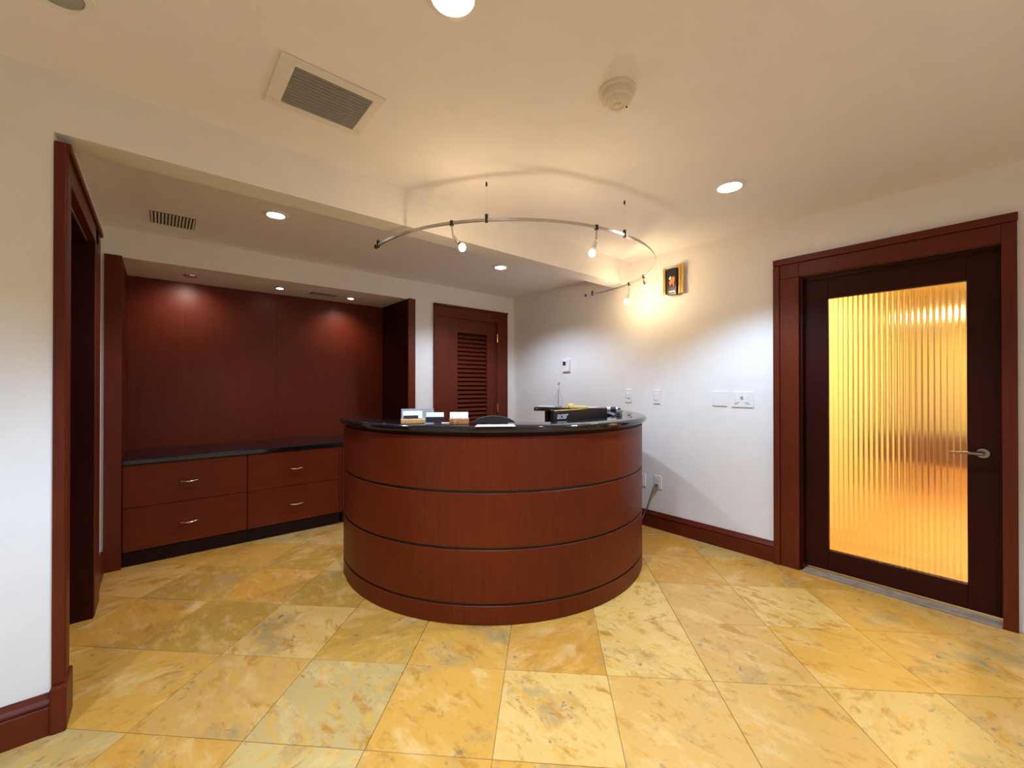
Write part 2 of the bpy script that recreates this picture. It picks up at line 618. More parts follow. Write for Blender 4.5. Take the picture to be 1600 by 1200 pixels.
# reeded pane: convex ribs on the room side
ribs = 25
prof = []
y0, y1 = .122, .770
wd = (y1 - y0) / ribs
for k in range(ribs):
    for s in range(6):
        u = s / 6
        prof.append((XR + .066 - .0027 * math.sin(PI * u), y0 + (k + u) * wd))
prof.append((XR + .066, y1))
prof += [(XR + .072, y1), (XR + .072, y0)]
g_ = obj('glass_pane', prism(prof, 'z', .160, 1.885), M_REED, t, smooth=True)
h_ = obj('door_handle', lathe([(0, -.012), (.026, -.012), (.028, -.006), (.022, 0), (0, 0)], (0, 0, 0), 24), M_BRONZE, t, local=True, smooth=True, label='dark metal lever handle')
h_.location = (XD0 - XR, .068 - .45, .912)
h_.rotation_euler = (0, R(90), 0)
lv = obj('lever', tube([(0, 0, -.012), (0, 0, -.045), (0, .012, -.052), (0, .06, -.052), (.003, .125, -.050)], [.009, .009, .010, .008, .006], 12), M_BRONZE, h_, local=True, smooth=True)

# corridor beyond the glass
cor = thing('wall_corridor', 'warm lit corridor behind the reeded glass', 'corridor', (6.2, .2, 0), kind='structure')
CX0, CX1, CY0, CY1 = XR + WT + .001, 10.6, -1.1, 1.0
obj('corridor_left_wall', box(CX0, CX1, CY1, CY1 + .1, 0, 2.4), M_CORRWALL, cor)
obj('corridor_right_wall', box(CX0, CX1, CY0 - .1, CY0, 0, 2.4), M_CORRWALL, cor)
obj('corridor_end_wall', box(CX1, CX1 + .1, CY0, CY1, 0, 2.4), M_CORRWALL, cor)
obj('corridor_ceiling', box(CX0, CX1, CY0, CY1, 2.4, 2.5), M_CORRWALL, cor)
obj('corridor_floor', box(CX0, CX1, CY0, CY1, -.1, -.001), M_CORRFLOOR, cor)
obj('corridor_door', box(6.8, 8.7, CY1 - .03, CY1 - .001, 0, 2.1, .004), M_CORRDOOR, cor)
obj('corridor_bench', box(9.6, 10.5, -.75, .85, 0, .46, .02), M_CORRDOOR, cor)
for k, (lx, ly) in enumerate(((4.4, .0), (5.5, .0), (9.2, .1))):
    obj('corridor_lamp', box(lx - .22, lx + .22, ly - .45, ly + .45, 2.365, 2.399), M_CORRLIGHT, cor)

# ------------------------------------------------------------------ louvered door
t = thing('door_2', 'mahogany louvered closet door in the back wall corner', 'door', (2.79, YC, 0), kind='structure')
YF = YC - .028
obj('left_casing', box(2.315, 2.448, YF, YC - .0003, 0, 2.0495, .003), M_WOOD, t)
obj('left_back_band', box(2.275, 2.300, YF - .012, YC, 0, 2.185, .004), M_WOOD, t)
obj('left_bead', tube([(2.308, YF + .002, 0), (2.308, YF + .002, 2.15)], .009, 10), M_WOOD, t, smooth=True)
obj('header', box(2.300, 3.304, YF, YC - .0003, 2.050, 2.1595, .003), M_WOODH, t)
obj('header_back_band', box(2.275, 3.304, YF - .012, YC, 2.160, 2.185, .004), M_WOODH, t)
obj('right_casing', box(3.143, 3.304, YF, YC - .0003, 0, 2.0495, .0006), M_WOOD, t)
DX0, DX1 = 2.441, 3.1445
YD0, YD1 = YC + .001, YC + .041
obj('left_stile', box(DX0, 2.588, YD0, YD1, .01, 2.053, .003), M_WOOD, t)
obj('right_stile', box(3.005, DX1, YD0, YD1, .01, 2.053, .003), M_WOOD, t)
obj('top_rail', box(2.588, 3.005, YD0, YD1, 1.893, 2.053, .003), M_WOODH, t)
obj('bottom_rail', box(2.588, 3.005, YD0, YD1, .01, .245, .003), M_WOODH, t)
obj('shade_board', box(2.445, 3.143, YC + .045, YC + .06, 0, 2.05), M_TOE, t)  # added dark sheet, stands in for the shade behind the slats
sl_me = None
nz = 33
for k in range(nz):
    z = .270 + k * .0495
    if sl_me is None:
        bm = bmesh.new()
        box(-.2095, .2095, -.021, .021, -.004, .004, .0025, 1, bm)
        bmesh.ops.rotate(bm, verts=bm.verts, cent=(0, 0, 0), matrix=Matrix.Rotation(R(52), 3, 'X'))
        o = obj('slat', bm, M_WOODH, t, local=True)
        sl_me = o.data
    else:
        o = bpy.data.objects.new('slat', sl_me)
        COL.objects.link(o)
        o.parent = t
    o.location = (2.7965 - 2.79, (YD0 + YD1) / 2 - YC, z)
for z in (1.86, 1.02, .22):
    hg = obj('hinge', tube([(3.140, YF - .002, z - .05), (3.140, YF - .002, z + .05)], .008, 10), M_BRASS, t, smooth=True, label='brass hinge')

# ------------------------------------------------------------------ paneled niche
t = thing('wall_niche', 'mahogany paneled niche with spotlights above the drawer cabinets', 'niche', (.89, YC, 0), kind='structure')
NB = 4.65
obj('left_stile', box(-.287, -.197, YC - .018, YC - .0005, 0, 2.195, .002), M_WOOD, t)
obj('right_stile', box(1.973, 2.054, YC - .018, YC - .0005, 0, 2.195, .002), M_WOOD, t)
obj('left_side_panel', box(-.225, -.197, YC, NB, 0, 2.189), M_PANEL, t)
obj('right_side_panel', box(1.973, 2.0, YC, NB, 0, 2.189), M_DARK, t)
for k in range(2):
    xa = -.197 + k * 1.085
    obj('back_panel', box(xa + .0003, xa + 1.085 - .0003, NB - .02, NB, 0, 2.189, .0006, 1), M_PANEL, t)
obj('niche_ceiling', box(-.225, 2.0, YC + WT, NB, 2.19, 2.22), M_CEIL, t)

# drawer cabinets
cab_lab = ['left drawer cabinet of the niche, nearest the left doorway', 'drawer cabinet of the niche just left of the round desk',
           'drawer cabinet of the niche hidden behind the round desk']
for k, (xa, xb) in enumerate(((-.195, .558), (.560, 1.292), (1.318, 1.970))):
    c = thing('drawer_cabinet', cab_lab[k], 'cabinet', ((xa + xb) / 2, YC + .3, 0), group='built in drawer cabinets')
    obj('body', box(xa, xb, YC + .045, NB - .022, .098, .722), M_WOOD, c)
    obj('toe_kick', box(xa, xb, YC + .030, YC + .10, 0.001, .0975), M_TOE, c)
    for z0, z1 in ((.102, .408), (.412, .718)):
        d = obj('drawer', box(xa + .002, xb - .002, YC + .022, YC + .0445, z0, z1, .002), M_DRAWER, c)
        xm, zm = (xa + xb) / 2 - .0, (z0 + z1) / 2
        hw = .062
        pts = [(xm - hw, YC + .024, zm), (xm - hw * .8, YC - .002, zm + .001), (xm - hw * .4, YC - .010, zm - .002), (xm, YC - .012, zm - .004),
               (xm + hw * .4, YC - .010, zm - .002), (xm + hw * .8, YC - .002, zm + .001), (xm + hw, YC + .024, zm)]
        obj('handle', tube(pts, [.003, .004, .0052, .0058, .0052, .004, .003], 10), M_CHROME, d, smooth=True, label='curved chrome pull')
obj('filler_strip', box(1.293, 1.317, YC + .024, YC + .06, .098, .722), M_WOOD, t)
bx = prism([(YC + .010, .724), (YC + .010, .752), (YC + .016, .760), (NB - .021, .760), (NB - .021, .723), (YC + .016, .723)], 'x', -.196, 1.972)
o = obj('countertop', bx, M_GRANITE)
tag(o, 'polished black granite countertop on the niche drawer cabinets', 'countertop')

# ------------------------------------------------------------------ lighting fixtures
def downlight(x, y, z, label, lit=True, r=.062, watt=LED_W, group='recessed downlights', target=None, col=LED_COL, size=118, blend=.5, lens=None, trim=None):
    f = thing('recessed_downlight', label, 'downlight', (x, y, z), group=group)
    obj('trim_ring', lathe([(r * 1.02, -.0005), (r * 1.42, -.0005), (r * 1.38, -.006), (r * 1.06, -.010), (r, -.008), (r, -.0005)], (0, 0, 0), 36), trim or M_WHITE, f, local=True, smooth=True)
    obj('lens', lathe([(0, -.011), (r * .6, -.010), (r * .92, -.008), (r * .99, -.004), (r * .99, -.001), (0, -.001)], (0, 0, 0), 36),
        (lens or M_LED) if lit else M_GREYP, f, local=True, smooth=True)
    if lit and watt:
        s = spot('downlight_beam', (x, y, z - .022), target or (x, y, 0), watt, col, size, blend, r * .8)
        s.parent = f
        s.location = (0, 0, -.022)
    return f


downlight(2.559, 1.033, ZC, 'bright round ceiling downlight between the curved track and the glass door', watt=LED_W * .68)
downlight(.671, 1.064, ZC, 'bright round ceiling downlight at the top edge beside the large vent')
downlight(.573, 3.026, ZA, 'round alcove downlight lit above the drawer cabinets', watt=ALCOVE_W * .56, r=.05, size=134, col=(.70, .80, 1))
downlight(2.419, 3.012, ZA, 'round alcove downlight lit behind the curved track, near the louvered door', watt=ALCOVE_W * .72, r=.05, size=138, col=(.70, .80, 1))
downlight(-.236, 1.812, ZC, 'unlit round downlight cut off by the top left corner', lit=False)
downlight(-1.3, .3, ZC, 'added unseen ceiling downlight behind the camera on the left', watt=REAR_W, target=(-1.3, .9, 0))  # added out of view to brighten the left wall and floor
downlight(1.5, -.65, ZC, 'added unseen ceiling downlight behind the camera on the right', watt=REAR_W * .6, size=105)  # second added fill lamp, out of view
downlight(.195, 4.32, 2.19, 'leftmost small spotlight in the niche ceiling with chrome ring', r=.034, watt=NICHE_W, group='niche spotlights',
          target=(.17, 4.62, 1.75), col=(1, .86, .70), size=125, blend=1, lens=M_GREYP, trim=M_CHROME)
downlight(.85, 4.314, 2.19, 'middle small spotlight in the niche ceiling, shining brightest', r=.030, watt=NICHE_W * .5, group='niche spotlights',
          target=(.85, 4.25, .7), col=(1, .9, .8), size=80, blend=.8, trim=M_CHROME)
downlight(1.508, 4.345, 2.19, 'rightmost small spotlight in the niche ceiling beside the dark slot', r=.030, watt=NICHE_W * 1.3, group='niche spotlights',
          target=(1.45, 4.64, 1.3), col=(1, .80, .6), size=120, blend=1, lens=M_LEDDIM, trim=M_CHROME)

# curved track light
TC, TR, TZ = (2.192, 2.585), 1.1065, 2.20
t = thing('track_light', 'curved nickel monorail hung from the ceiling with four glowing halogen heads', 'track light', (TC[0], TC[1], ZC))


def tp(a, r=TR, z=TZ):
    return (TC[0] + r * math.cos(R(a)), TC[1] + r * math.sin(R(a)), z)


prof = [(TR - .005, TZ - .008), (TR + .005, TZ - .008), (TR + .005, TZ + .008), (TR - .005, TZ + .008)]
obj('rail', lathe(prof, (TC[0], TC[1], 0), 90, None, 176, 367), M_NICKEL, t, smooth=True)
for a in (177, 366):
    obj('rail_end_cap', sphere(tp(a - (1 if a < 200 else -1)), .013, None, 1.1, 12), M_BLACKM, t, smooth=True)
for a, top in ((178, ZA), (222.5, ZC), (268, ZC), (363, ZA)):
    p = tp(a)
    s_ = obj('standoff', tube([(p[0], p[1], TZ - .014), (p[0], p[1], TZ + .030)], .009, 10), M_BLACKM, t, smooth=True, label='black rail connector')
    obj('rod', tube([(p[0], p[1], TZ + .03), (p[0], p[1], top - .002)], .0005, 6), M_NICKEL, s_)
    obj('coupling', tube([(p[0], p[1], TZ + .187), (p[0], p[1], TZ + .207)] if top == ZC else [(p[0], p[1], top - .02), (p[0], p[1], top - .0005)], .0055, 10), M_BLACKM, s_, smooth=True)
# lamp heads: rail angle, drop, radial lean, tangential lean
for a, dr, rad, tan in ((212, .150, .017, .072), (256, .150, -.010, -.024), (324, .080, .033, .021), (337.5, .165, -.039, -.021)):
    p = Vector(tp(a))
    ra = Vector((math.cos(R(a)), math.sin(R(a)), 0))
    ta = Vector((-math.sin(R(a)), math.cos(R(a)), 0))
    q = p + ra * rad + ta * tan + Vector((0, 0, -dr))
    k = p + Vector((0, 0, -dr * .48)) + ta * tan * .1
    hd = obj('lamp_head', tube([p + Vector((0, 0, .012)), p + Vector((0, 0, -.016))], .011, 10), M_BLACKM, t, smooth=True, label='track lamp head')
    obj('arm', tube([p + Vector((0, 0, -.014)), k], .0055, 8), M_NICKEL, hd, smooth=True)
    e = k + (q - k) * .62
    obj('socket', tube([k, k + (q - k) * .15, e], [.006, .010, .012], 12), M_CHROME, hd, smooth=True)
    b_ = bmesh.new()
    sphere(q, .0188, b_, 1.15, 16)
    obj('bulb', b_, M_BULB, hd, smooth=True, label='glowing halogen bulb')

# ------------------------------------------------------------------ ceiling devices
t = thing('ceiling_vent', 'large rectangular return air grille with grey slats in the main ceiling', 'vent', (.515, 1.79, ZC))
x0, x1, y0, y1 = .323, .706, 1.628, 1.952
ix0, ix1, iy0, iy1 = .378, .668, 1.666, 1.912
for nm, b in (('frame', (x0, x1, y0, iy0)), ('frame', (x0, x1, iy1, y1)), ('frame', (x0, ix0, iy0, iy1)), ('frame', (ix1, x1, iy0, iy1))):
    obj(nm, box(*b, ZC - .010, ZC - .0005, .003), M_METALW, t)
obj('duct_shade', box(ix0 - .004, ix1 + .004, iy0 - .004, iy1 + .004, ZC - .0025, ZC - .0006), M_VENTBLACK, t)  # flat black sheet in place of the shade inside the opening
for k in range(12):
    y = iy0 + (k + .5) * (iy1 - iy0) / 12
    bm = box(ix0, ix1, y - .0070, y + .0070, ZC - .0065, ZC - .0055)
    bmesh.ops.rotate(bm, verts=bm.verts, cent=(0, y, ZC - .006), matrix=Matrix.Rotation(R(-14), 3, 'X'))
    obj('slat', bm, M_GREYMETAL, t)

t = thing('ceiling_vent', 'small cream air grille with dark slots in the alcove ceiling', 'vent', (.07, 3.58, ZA))
obj('backing', box(-.045, .188, 3.462, 3.700, ZA - .004, ZA - .0005), M_VENTBLACK, t)
for k in range(13):
    x = -.045 + (k + .5) * .233 / 13
    obj('slat', box(x - .0048, x + .0048, 3.462, 3.700, ZA - .009, ZA - .0041), M_CREAM, t)

t = thing('niche_vent', 'dark slotted vent in the niche ceiling beside the right spotlight', 'vent', (1.237, 4.35, 2.19))
obj('frame', box(1.12, 1.36, 4.31, 4.39, 2.184, 2.1895, .002), M_BLACKP, t)
for k in range(3):
    obj('slat', box(1.13, 1.35, 4.322 + k * .022, 4.334 + k * .022, 2.180, 2.184), M_GREYP, t)

t = thing('smoke_detector', 'round white smoke detector on the main ceiling', 'smoke detector', (1.385, .985, ZC))
obj('base', lathe([(0, -.0005), (.072, -.0005), (.073, -.010), (.066, -.014), (0, -.014)], (0, 0, 0), 40), M_CREAM, t, local=True, smooth=True)
obj('body', lathe([(0, -.0145), (.058, -.0145), (.059, -.040), (.053, -.046), (0, -.046)], (0, 0, 0), 40), M_CREAM, t, local=True, smooth=True)
obj('cap', lathe([(0, -.0465), (.047, -.0465), (.044, -.060), (.030, -.064), (.026, -.058), (.014, -.058), (.012, -.066), (0, -.067)], (0, 0, 0), 40), M_CREAM, t, local=True, smooth=True)
obj('indicator', sphere((.034, -.02, -.063), .004, None, 1, 8), M_BLACKM, t, local=True)

# ------------------------------------------------------------------ wall devices on the right wall
def plate(name, label, cat, ya, yb, za, zb, group=None):
    p = thing(name, label, cat, (XR, (ya + yb) / 2, (za + zb) / 2), group=group)
    obj('cover_plate', box(XR - .0075, XR - .0003, ya, yb, za, zb, .0025), M_WHITE, p)
    return p


p = plate('thermostat', 'white wall thermostat with small dark display', 'thermostat', 3.045, 3.160, 1.435, 1.575)
obj('case', box(XR - .026, XR - .0076, 3.050, 3.155, 1.440, 1.570, .004), M_WHITE, p)
obj('display', box(XR - .0275, XR - .0262, 3.098, 3.140, 1.508, 1.550), M_SCREEN, p)
p = plate('dimmer_switch', 'white dimmer switch plate nearest the desk counter', 'switch', 2.276, 2.348, 1.127, 1.253)
obj('dimmer_knob', box(XR - .016, XR - .0076, 2.297, 2.327, 1.165, 1.215, .004), M_WHITE, p)
p = plate('light_switch', 'single white rocker switch right of the dimmer', 'switch', 1.981, 2.051, 1.123, 1.249)
obj('rocker', box(XR - .0125, XR - .0076, 2.000, 2.032, 1.155, 1.217, .002), M_WHITE, p)
p = plate('blank_plate', 'double width blank white wall plate', 'wall plate', 1.405, 1.521, 1.123, 1.240)
for yy in (1.434, 1.492):
    obj('screw', tube([(XR - .0090, yy, 1.21), (XR - .0074, yy, 1.21)], .003, 8), M_WHITE, p)
p = plate('control_plate', 'wide white control plate with a small dark button, nearest the glass door', 'wall plate', 1.215, 1.372, 1.119, 1.239)
obj('button', tube([(XR - .013, 1.294, 1.194), (XR - .0074, 1.294, 1.194)], .010, 14), M_GREYP, p)
for yy in (1.250, 1.338):
    obj('slot', box(XR - .0090, XR - .0076, yy - .013, yy + .013, 1.143, 1.148), M_GREYP, p)
for yy in (1.262, 1.326):
    obj('rocker', box(XR - .0115, XR - .0076, yy - .015, yy + .015, 1.156, 1.215, .002), M_WHITE, p)


def outlet(ya, yb, za, zb, label):
    p = plate('wall_outlet', label, 'outlet', ya, yb, za, zb, 'low wall outlets')
    m = (ya + yb) / 2
    for zz in ((za + zb) / 2 + .024, (za + zb) / 2 - .024):
        f = obj('receptacle', box(XR - .0105, XR - .0076, m - .016, m + .016, zz - .016, zz + .016, .002), M_WHITE, p)
        for dy in (-.006, .006):
            obj('slot', box(XR - .0112, XR - .0106, m + dy - .0012, m + dy + .0012, zz - .005, zz + .006), M_BLACKM, f)


outlet(1.970, 2.042, .358, .476, 'white wall outlet with a grey cord plugged in')
outlet(2.130, 2.202, .354, .474, 'white wall outlet half hidden by the round desk')
t = thing('power_cord', 'grey power cord running from the wall outlet down behind the desk', 'cord', (XR - .03, 2.01, .42))
obj('plug', box(XR - .040, XR - .0115, 1.994, 2.020, .378, .404, .005), M_CORD, t)
obj('cable', tube([(XR - .036, 2.007, .391), (XR - .056, 2.02, .375), (XR - .055, 2.05, .28), (XR - .055, 2.09, .17), (XR - .060, 2.125, .08), (XR - .080, 2.155, .012),
                   (XR - .10, 2.20, .008), (XR - .13, 2.36, .008)], .0055, 8), M_CORD, t, smooth=True)

# door chime high on the wall
t = thing('door_chime', 'brass and black door chime with orange ornament high on the wall', 'door chime', (XR, 1.84, 2.2))
obj('case', box(XR - .030, XR - .0005, 1.775, 1.905, 2.085, 2.305, .003), M_BLACKP, t)
for yy in (1.925,):
    obj('side_tube', tube([(XR - .022, yy, 2.09), (XR - .022, yy, 2.315)], .016, 14), M_BRASS, t, smooth=True, label='polished brass tube')
for yy in (1.760, 1.788):
    obj('side_tube', tube([(XR - .024, yy, 2.08), (XR - .024, yy, 2.325)], .0155, 14), M_BRASS, t, smooth=True, label='polished brass tube')
pn = obj('front_panel', box(XR - .055, XR - .0305, 1.800, 1.880, 2.070, 2.300, .003), M_BLACKP, t)


def flat(pts, mat, nm, parent):
    obj(nm, prism([(1.840 - a * .036, 2.19 + b * .05) for a, b in pts], 'x', XR - .0585, XR - .0551), mat, parent)


flat([(-.75, -.2), (-.3, .2), (0, .55), (.45, .75), (.7, .5), (.65, -.15), (.45, -.35), (.6, -.75), (.3, -.9), (.2, -.45), (-.15, -.5), (-.45, -.85), (-.55, -.5)], M_ORANGE, 'ornament', pn)
flat([(-.75, .45), (-.35, .85), (-.15, .65), (-.45, .2)], M_PAPER, 'ornament_head', pn)
flat([(-.7, -1.75), (.7, -1.75), (.7, -1.85), (-.7, -1.85)], M_NICKEL, 'name_bar', pn)

# ------------------------------------------------------------------ reception desk
DC = (2.075, 2.654)
RO = 1.135
A0, A1 = 163, 380
t = thing('reception_desk', 'large round mahogany reception desk with black granite top', 'desk', (DC[0], DC[1], 0))
for z0, z1 in ((0.001, .103), (.117, .402), (.416, .707), (.721, 1.012)):
    obj('curved_panel', arc(DC, RO - .045, RO, z0, z1, A0, A1, 110, .0018), M_DESK, t, smooth=True)
for z in (.103, .402, .707):
    obj('inlay_groove', arc(DC, RO - .043, RO - .009, z, z + .014, A0, A1, 110), M_BLACKLINE, t, smooth=True)
obj('counter_rail', arc(DC, RO - .045, RO - .012, 1.012, 1.0295, A0, A1, 110), M_DARK, t, smooth=True)  # recessed rail, toned dark for the shadow gap under the top
cp = []
ri, ro, zl, zh = .93, 1.165, 1.030, 1.070
for k in range(7):
    a = -PI / 2 + PI * k / 6
    cp.append((ro - .02 + .02 * math.cos(a), (zl + zh) / 2 + .02 * math.sin(a)))
for k in range(7):
    a = PI / 2 + PI * k / 6
    cp.append((ri + .02 + .02 * math.cos(a), (zl + zh) / 2 + .02 * math.sin(a)))
obj('countertop', lathe(cp, (DC[0], DC[1], 0), 120, None, 165.5, 387), M_GRANITE, t, smooth=True, label='polished black granite transaction top')
obj('worktop', arc(DC, .56, RO - .046, .700, .735, 172, 376, 90, .003), M_DARKH, t, smooth=True)
for a in (A0 + .6, A1 - .6):
    d = Vector((math.cos(R(a)), math.sin(R(a)), 0))
    n = Vector((-d.y, d.x, 0)) * .018
    c0 = Vector((DC[0], DC[1], 0)) + d * .96
    c1 = Vector((DC[0], DC[1], 0)) + d * (RO - .047)
    poly = [(c0 + n)[:2], (c1 + n)[:2], (c1 - n)[:2], (c0 - n)[:2]]
    obj('end_panel', prism(poly, 'z', .001, 1.028), M_DARK, t)
for a in (200, 235, 270, 305, 340):
    d = Vector((math.cos(R(a)), math.sin(R(a)), 0))
    n = Vector((-d.y, d.x, 0)) * .012
    c0 = Vector((DC[0], DC[1], 0)) + d * .70
    c1 = Vector((DC[0], DC[1], 0)) + d * (RO - .047)
    obj('bracket', prism([(c0 + n)[:2], (c1 + n)[:2], (c1 - n)[:2], (c0 - n)[:2]], 'z', .001, .699), M_DARK, t)


def face_cam(x, y):
    return math.atan2(-y, -x) + PI / 2


def on_ring(a, r):
    return DC[0] + r * math.cos(R(a)), DC[1] + r * math.sin(R(a))


CT = 1.0702
# ---- card holders (built in local axes, front = -y) and the cards that stand in them
def tilt(bm, deg, pivot):
    bmesh.ops.rotate(bm, verts=bm.verts, cent=pivot, matrix=Matrix.Rotation(R(deg), 3, 'X'))
    return bm


x, y = on_ring(206.0, 1.075)
rz = face_cam(x, y) + R(4)
t = thing('card_holder', 'card holder with light orange wooden base, leftmost on the counter', 'card holder', (x, y, CT), rz, 'card holders on the counter')
obj('base', box(-.066, .066, -.024, .030, 0, .026, .004), M_PINE, t, local=True)
obj('front_lip', tilt(box(-.052, .030, -.010, -.006, .026, .044, .001), -12, (0, 0, .026)), M_BLACKP, t, local=True)
t2 = thing('business_cards', 'stack of white cards in the orange wooden holder', 'cards', (x, y, CT), rz, 'stacks of business cards')
obj('card_stack', tilt(box(-.054, .054, -.0045, .005, .0285, .071, .0006), -12, (0, 0, .026)), M_PAPER, t2, local=True)

x, y = on_ring(213.2, 1.055)
rz = face_cam(x, y) - R(3)
t = thing('card_holder', 'clear acrylic card holder with black front, second from the left', 'card holder', (x, y, CT), rz, 'card holders on the counter')
obj('acrylic_tray', box(-.056, .056, -.020, .035, 0, .006, .001), M_ACRYL, t, local=True)
obj('acrylic_side', box(.0535, .056, -.018, .030, .0062, .050), M_ACRYL, t, local=True)
obj('acrylic_side', box(-.056, -.0535, -.018, .030, .0062, .050), M_ACRYL, t, local=True)
obj('black_front', tilt(box(-.050, .050, -.018, -.014, .0085, .040, .001), -8, (0, -.016, .0065)), M_BLACKP, t, local=True)
t2 = thing('business_cards', 'stack of white cards in the clear acrylic holder', 'cards', (x, y, CT), rz, 'stacks of business cards')
obj('card_stack', tilt(box(-.049, .049, .001, .008, .0095, .065, .0006), -10, (0, 0, .0065)), M_PAPER, t2, local=True)

x, y = on_ring(220.7, 1.035)
rz = face_cam(x, y)
t = thing('card_holder', 'burl wood card holder beside the office chair', 'card holder', (x, y, CT), rz, 'card holders on the counter')
obj('front_block', box(-.055, .055, -.026, -.010, 0, .034, .004), M_BURL, t, local=True)
obj('base', box(-.055, .055, -.0098, .030, 0, .010, .002), M_BURL, t, local=True)
t2 = thing('business_cards', 'stack of white cards in the burl wood holder', 'cards', (x, y, CT), rz, 'stacks of business cards')
obj('card_stack', tilt(box(-.051, .051, -.0035, .0055, .0130, .067, .0006), -10, (0, 0, .0104)), M_PAPER, t2, local=True)

x, y = on_ring(202.6, .985)
rz = face_cam(x, y)
t = thing('leaflet_holder', 'grey leaflet stand behind the two left card holders', 'holder', (x, y, CT), rz)
obj('back_plate', tilt(box(-.075, .115, -.002, .002, .004, .078, .001), -10, (0, 0, 0)), M_GREYP, t, local=True)
obj('foot', box(-.075, .115, -.020, .012, 0, .004, .001), M_GREYP, t, local=True)
x, y = on_ring(217.2, 1.045)
t = thing('pen', 'slim silver pen lying between the acrylic and burl card holders', 'pen', (x, y, CT), face_cam(x, y))
obj('barrel', tube([(-.034, 0, .0045), (.030, 0, .0045)], .0042, 10), M_NICKEL, t, local=True, smooth=True)
obj('tip', tube([(.030, 0, .0045), (.042, 0, .0040)], [.0042, .001], 10), M_NICKEL, t, local=True, smooth=True)

# ---- white sheet on the counter
def sheet(name, pts, z, label, cat, mat=M_PAPER, th=.0012, group=None):
    c = (sum(p[0] for p in pts) / len(pts), sum(p[1] for p in pts) / len(pts), z)
    o = obj(name, prism([(p[0] - c[0], p[1] - c[1]) for p in pts], 'z', 0, th), mat)
    o.location = c
    return tag(o, label, cat, group)


sheet('paper_sheet', [(1.335, 1.865), (1.500, 1.752), (1.440, 1.665), (1.265, 1.790)], CT, 'white paper sheet lying on the counter before the office chair', 'paper')

# ---- monitor on the inner worktop
MY = 1.850
t = thing('computer_monitor', 'black computer monitor seen from behind inside the desk', 'monitor', (2.198, MY, .7355))
zt, zb = 1.130, .800
obj('screen_housing', box(1.918, 2.478, MY, MY + .028, zb, zt, .004), M_BLACKP, t)
obj('rear_bulge', prism([(1.99, .86), (2.40, .86), (2.37, .835), (2.02, .835)], 'y', MY - .010, MY), M_BLACKM, t)
obj('top_edge_highlight', box(1.922, 2.474, MY - .003, MY - .0002, zt - .006, zt - .002), M_CHROME, t, label='bright silver line along top edge')  # highlight on the edge modelled as a chrome strip
obj('screen', box(1.93, 2.466, MY + .0282, MY + .030, zb + .02, zt - .015), M_SCREEN, t)
obj('stand_neck', box(2.17, 2.226, MY + .004, MY + .026, .745, .802, .004), M_BLACKP, t)
obj('stand_foot', box(2.09, 2.306, MY - .07, MY + .12, .7357, .7455, .004), M_BLACKP, t)
cu = bpy.data.curves.new('logo', 'FONT')
cu.body = 'acer'
cu.size = .062
cu.shear = .25
cu.extrude = .0008
cu.offset = .0012
cu.space_character = .93
cu.materials.append(M_LETTER)
tmp = bpy.data.objects.new('tmp', cu)
lo = bpy.data.objects.new('logo', bpy.data.meshes.new_from_object(tmp))
bpy.data.objects.remove(tmp)
COL.objects.link(lo)
lo.parent = t
lo.location = (1.948 - 2.198, -.0018, 1.071 - .7355)
lo.rotation_euler = (R(90), 0, 0)
lo['label'] = 'silver lettering on the monitor back'

# ---- small dark wedge right of the monitor
x, y = on_ring(296, .985)
t = thing('stapler', 'small black stapler on the counter at the right end of the monitor', 'stapler', (x, y, CT), R(205))
obj('base', box(-.055, .055, -.013, .013, 0, .008, .003), M_BLACKP, t, local=True)
obj('arm', prism([(-.055, .018), (.050, .010), (.056, .016), (.045, .028), (-.040, .036), (-.055, .032)], 'y', -.012, .012), M_BLACKP, t, local=True)
obj('hinge', box(-.056, -.040, -.010, .010, .008, .02), M_GREYP, t, local=True)

# ---- things on the right arm of the counter
x, y = 3.075, 2.69
t = thing('legal_pad', 'yellow legal pad with a rolled front edge on the far counter', 'notepad', (x, y, CT), R(-75))
obj('pages', box(-.02, .15, -.055, .055, 0, .020, .002), M_YELLOW, t, local=True)
bm = bmesh.new()
tube([(-.045, -.055, .021), (-.045, .055, .021)], .0195, 18, bm)
obj('rolled_edge', bm, M_YELLOW, t, local=True, smooth=True)
x, y = 3.03, 2.35
t = thing('paper_stack', 'low stack of white paper between yellow pad and desk edge', 'paper', (x, y, CT), R(-80))
obj('lower_sheets', box(-.11, .11, -.05, .05, 0, .012, .001), M_PAPER, t, local=True)
bm = box(-.10, .12, -.045, .045, .0122, .020, .001)
bmesh.ops.rotate(bm, verts=bm.verts, cent=(0, 0, 0), matrix=Matrix.Rotation(R(5), 3, 'Z'))
obj('upper_sheets', bm, M_PAPER, t, local=True)
x, y = 2.945, 2.135
t = thing('glue_bottle', 'small white bottle with a navy label lying on the counter edge', 'bottle', (x, y, CT), R(-52))
obj('body', tube([(-.055, 0, .0185), (-.050, 0, .0185), (.022, 0, .0185), (.032, 0, .0185), (.036, 0, .0185)], [.014, .018, .018, .012, .008], 16), M_WHITE, t, local=True, smooth=True)
obj('label_band', tube([(-.025, 0, .0185), (.020, 0, .0185)], .01835, 16), M_NAVY, t, local=True, smooth=True, label='navy printed band')
obj('cap', tube([(.037, 0, .0185), (.046, 0, .0185), (.060, 0, .0185)], [.011, .009, .004], 12), M_BLACKP, t, local=True, smooth=True)
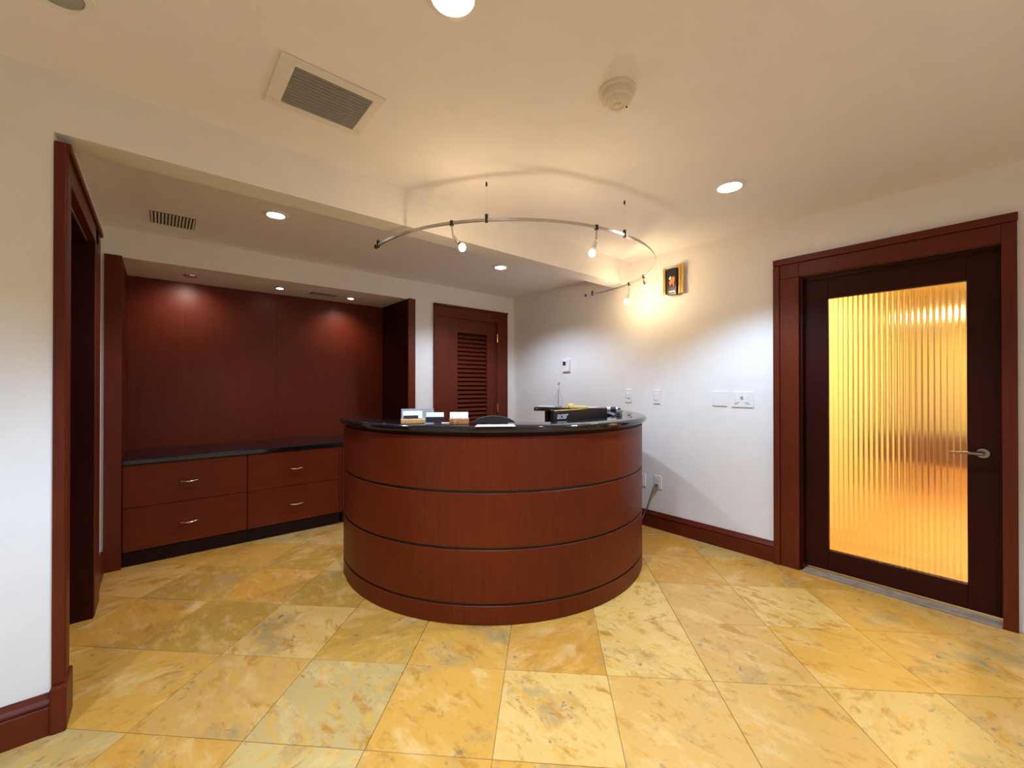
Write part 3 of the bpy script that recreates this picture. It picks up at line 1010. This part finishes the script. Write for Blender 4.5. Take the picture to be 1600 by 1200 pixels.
# small metal fittings set in the counter near its right edge
for k, (a, r, l) in enumerate(((301.5, 1.045, 'small dark clip on the counter near its right edge, the farther one'), (290.5, 1.085, 'small dark clip on the counter near its right edge, the nearer one'))):
    x, y = on_ring(a, r)
    tt = thing('paper_clip', l, 'clip', (x, y, CT), R(a + 60), 'dark clips on the counter')
    wv = .018 if k == 0 else .010
    obj('clip_wire', tube([(-wv, -.004, .0012), (wv, -.004, .0012), (wv, .004, .0012), (-wv * .6, .004, .0012), (-wv * .6, -.001, .0012), (wv * .6, -.001, .0012)], .0012, 6), M_BLACKM, tt, local=True)

# ---- paper and spray bottle at the end of the counter
sheet('paper_sheet', [(3.010, 3.165), (3.105, 3.200), (3.185, 2.985), (3.085, 2.945)], CT, 'white paper sheet under the clear spray bottle at the counter end', 'paper')
x, y = 3.115, 2.935
t = thing('spray_bottle', 'clear plastic spray bottle standing at the far end of the counter', 'bottle', (x, y, CT + .0014), R(-130))
obj('body', lathe([(0, .001), (.036, .001), (.041, .006), (.041, .080), (.036, .105), (.022, .140), (.013, .165), (.012, .180), (.010, .180), (.011, .165), (.020, .139), (.034, .104), (.039, .080),
                   (.039, .008), (0, .005)], (0, 0, 0), 28), M_BOTTLE, t, local=True, smooth=True)
obj('collar', lathe([(0, .178), (.015, .178), (.015, .198), (0, .198)], (0, 0, 0), 20), M_BOTTLE, t, local=True, smooth=True)
obj('sprayer_head', prism([(-.022, .199), (.012, .199), (.030, .225), (.056, .232), (.056, .250), (-.018, .245), (-.030, .225)], 'y', -.010, .010), M_BOTTLE, t, local=True)
obj('nozzle', tube([(.056, 0, .241), (.068, 0, .241)], .007, 10), M_GREYP, t, local=True)
obj('trigger', prism([(.020, .214), (.030, .218), (.042, .185), (.048, .165), (.042, .163), (.032, .185)], 'y', -.006, .006), M_BOTTLE, t, local=True)
obj('dip_tube', tube([(0, 0, .010), (0, 0, .18)], .0025, 8), M_WHITE, t, local=True)

# ------------------------------------------------------------------ office chair
x, y = 1.925, 2.48
rz = face_cam(x, y)
t = thing('office_chair', 'charcoal fabric office chair behind the round desk', 'chair', (x, y, 0), rz)
# front of the chair is -y
sb = bmesh.new()
pts = []
box(-.235, .235, -.22, .22, .455, .535, .035, 4, sb)
obj('seat', sb, M_CHAIR, t, local=True, smooth=True)
bk = bmesh.new()
prf = []
for k in range(25):
    a = PI * k / 24
    prf.append((.205 * math.cos(a), .935 + .108 * math.sin(a)))
prf += [(-.20, .66), (-.16, .60), (.16, .60), (.20, .66)]
own = prism(prf, 'y', .185, .245)
bmesh.ops.bevel(own, geom=[e for e in own.edges if abs(e.verts[0].co.y - e.verts[1].co.y) < 1e-5], offset=.016, segments=3, affect='EDGES')
join(bk, own)
obj('backrest', bk, M_CHAIR, t, local=True, smooth=True)
obj('back_bracket', tube([(0, .06, .44), (0, .22, .46), (0, .262, .56), (0, .262, .72)], .018, 10), M_BLACKP, t, local=True, smooth=True)
obj('gas_column', tube([(0, 0, .11), (0, 0, .30), (0, 0, .3001), (0, 0, .455)], [.028, .028, .016, .016], 16), M_BLACKP, t, local=True)
for k in range(5):
    a = 2 * PI * k / 5 + .3
    d = Vector((math.cos(a), math.sin(a), 0))
    lg = obj('leg', tube([d * .02 + Vector((0, 0, .115)), d * .14 + Vector((0, 0, .10)), d * .27 + Vector((0, 0, .075))], [.022, .020, .014], 10), M_BLACKP, t, local=True, smooth=True)
    n = Vector((-d.y, d.x, 0))
    c = d * .27 + Vector((0, 0, .028))
    obj('caster', tube([c - n * .02, c + n * .02], .0275, 16), M_BLACKP, lg, local=True)
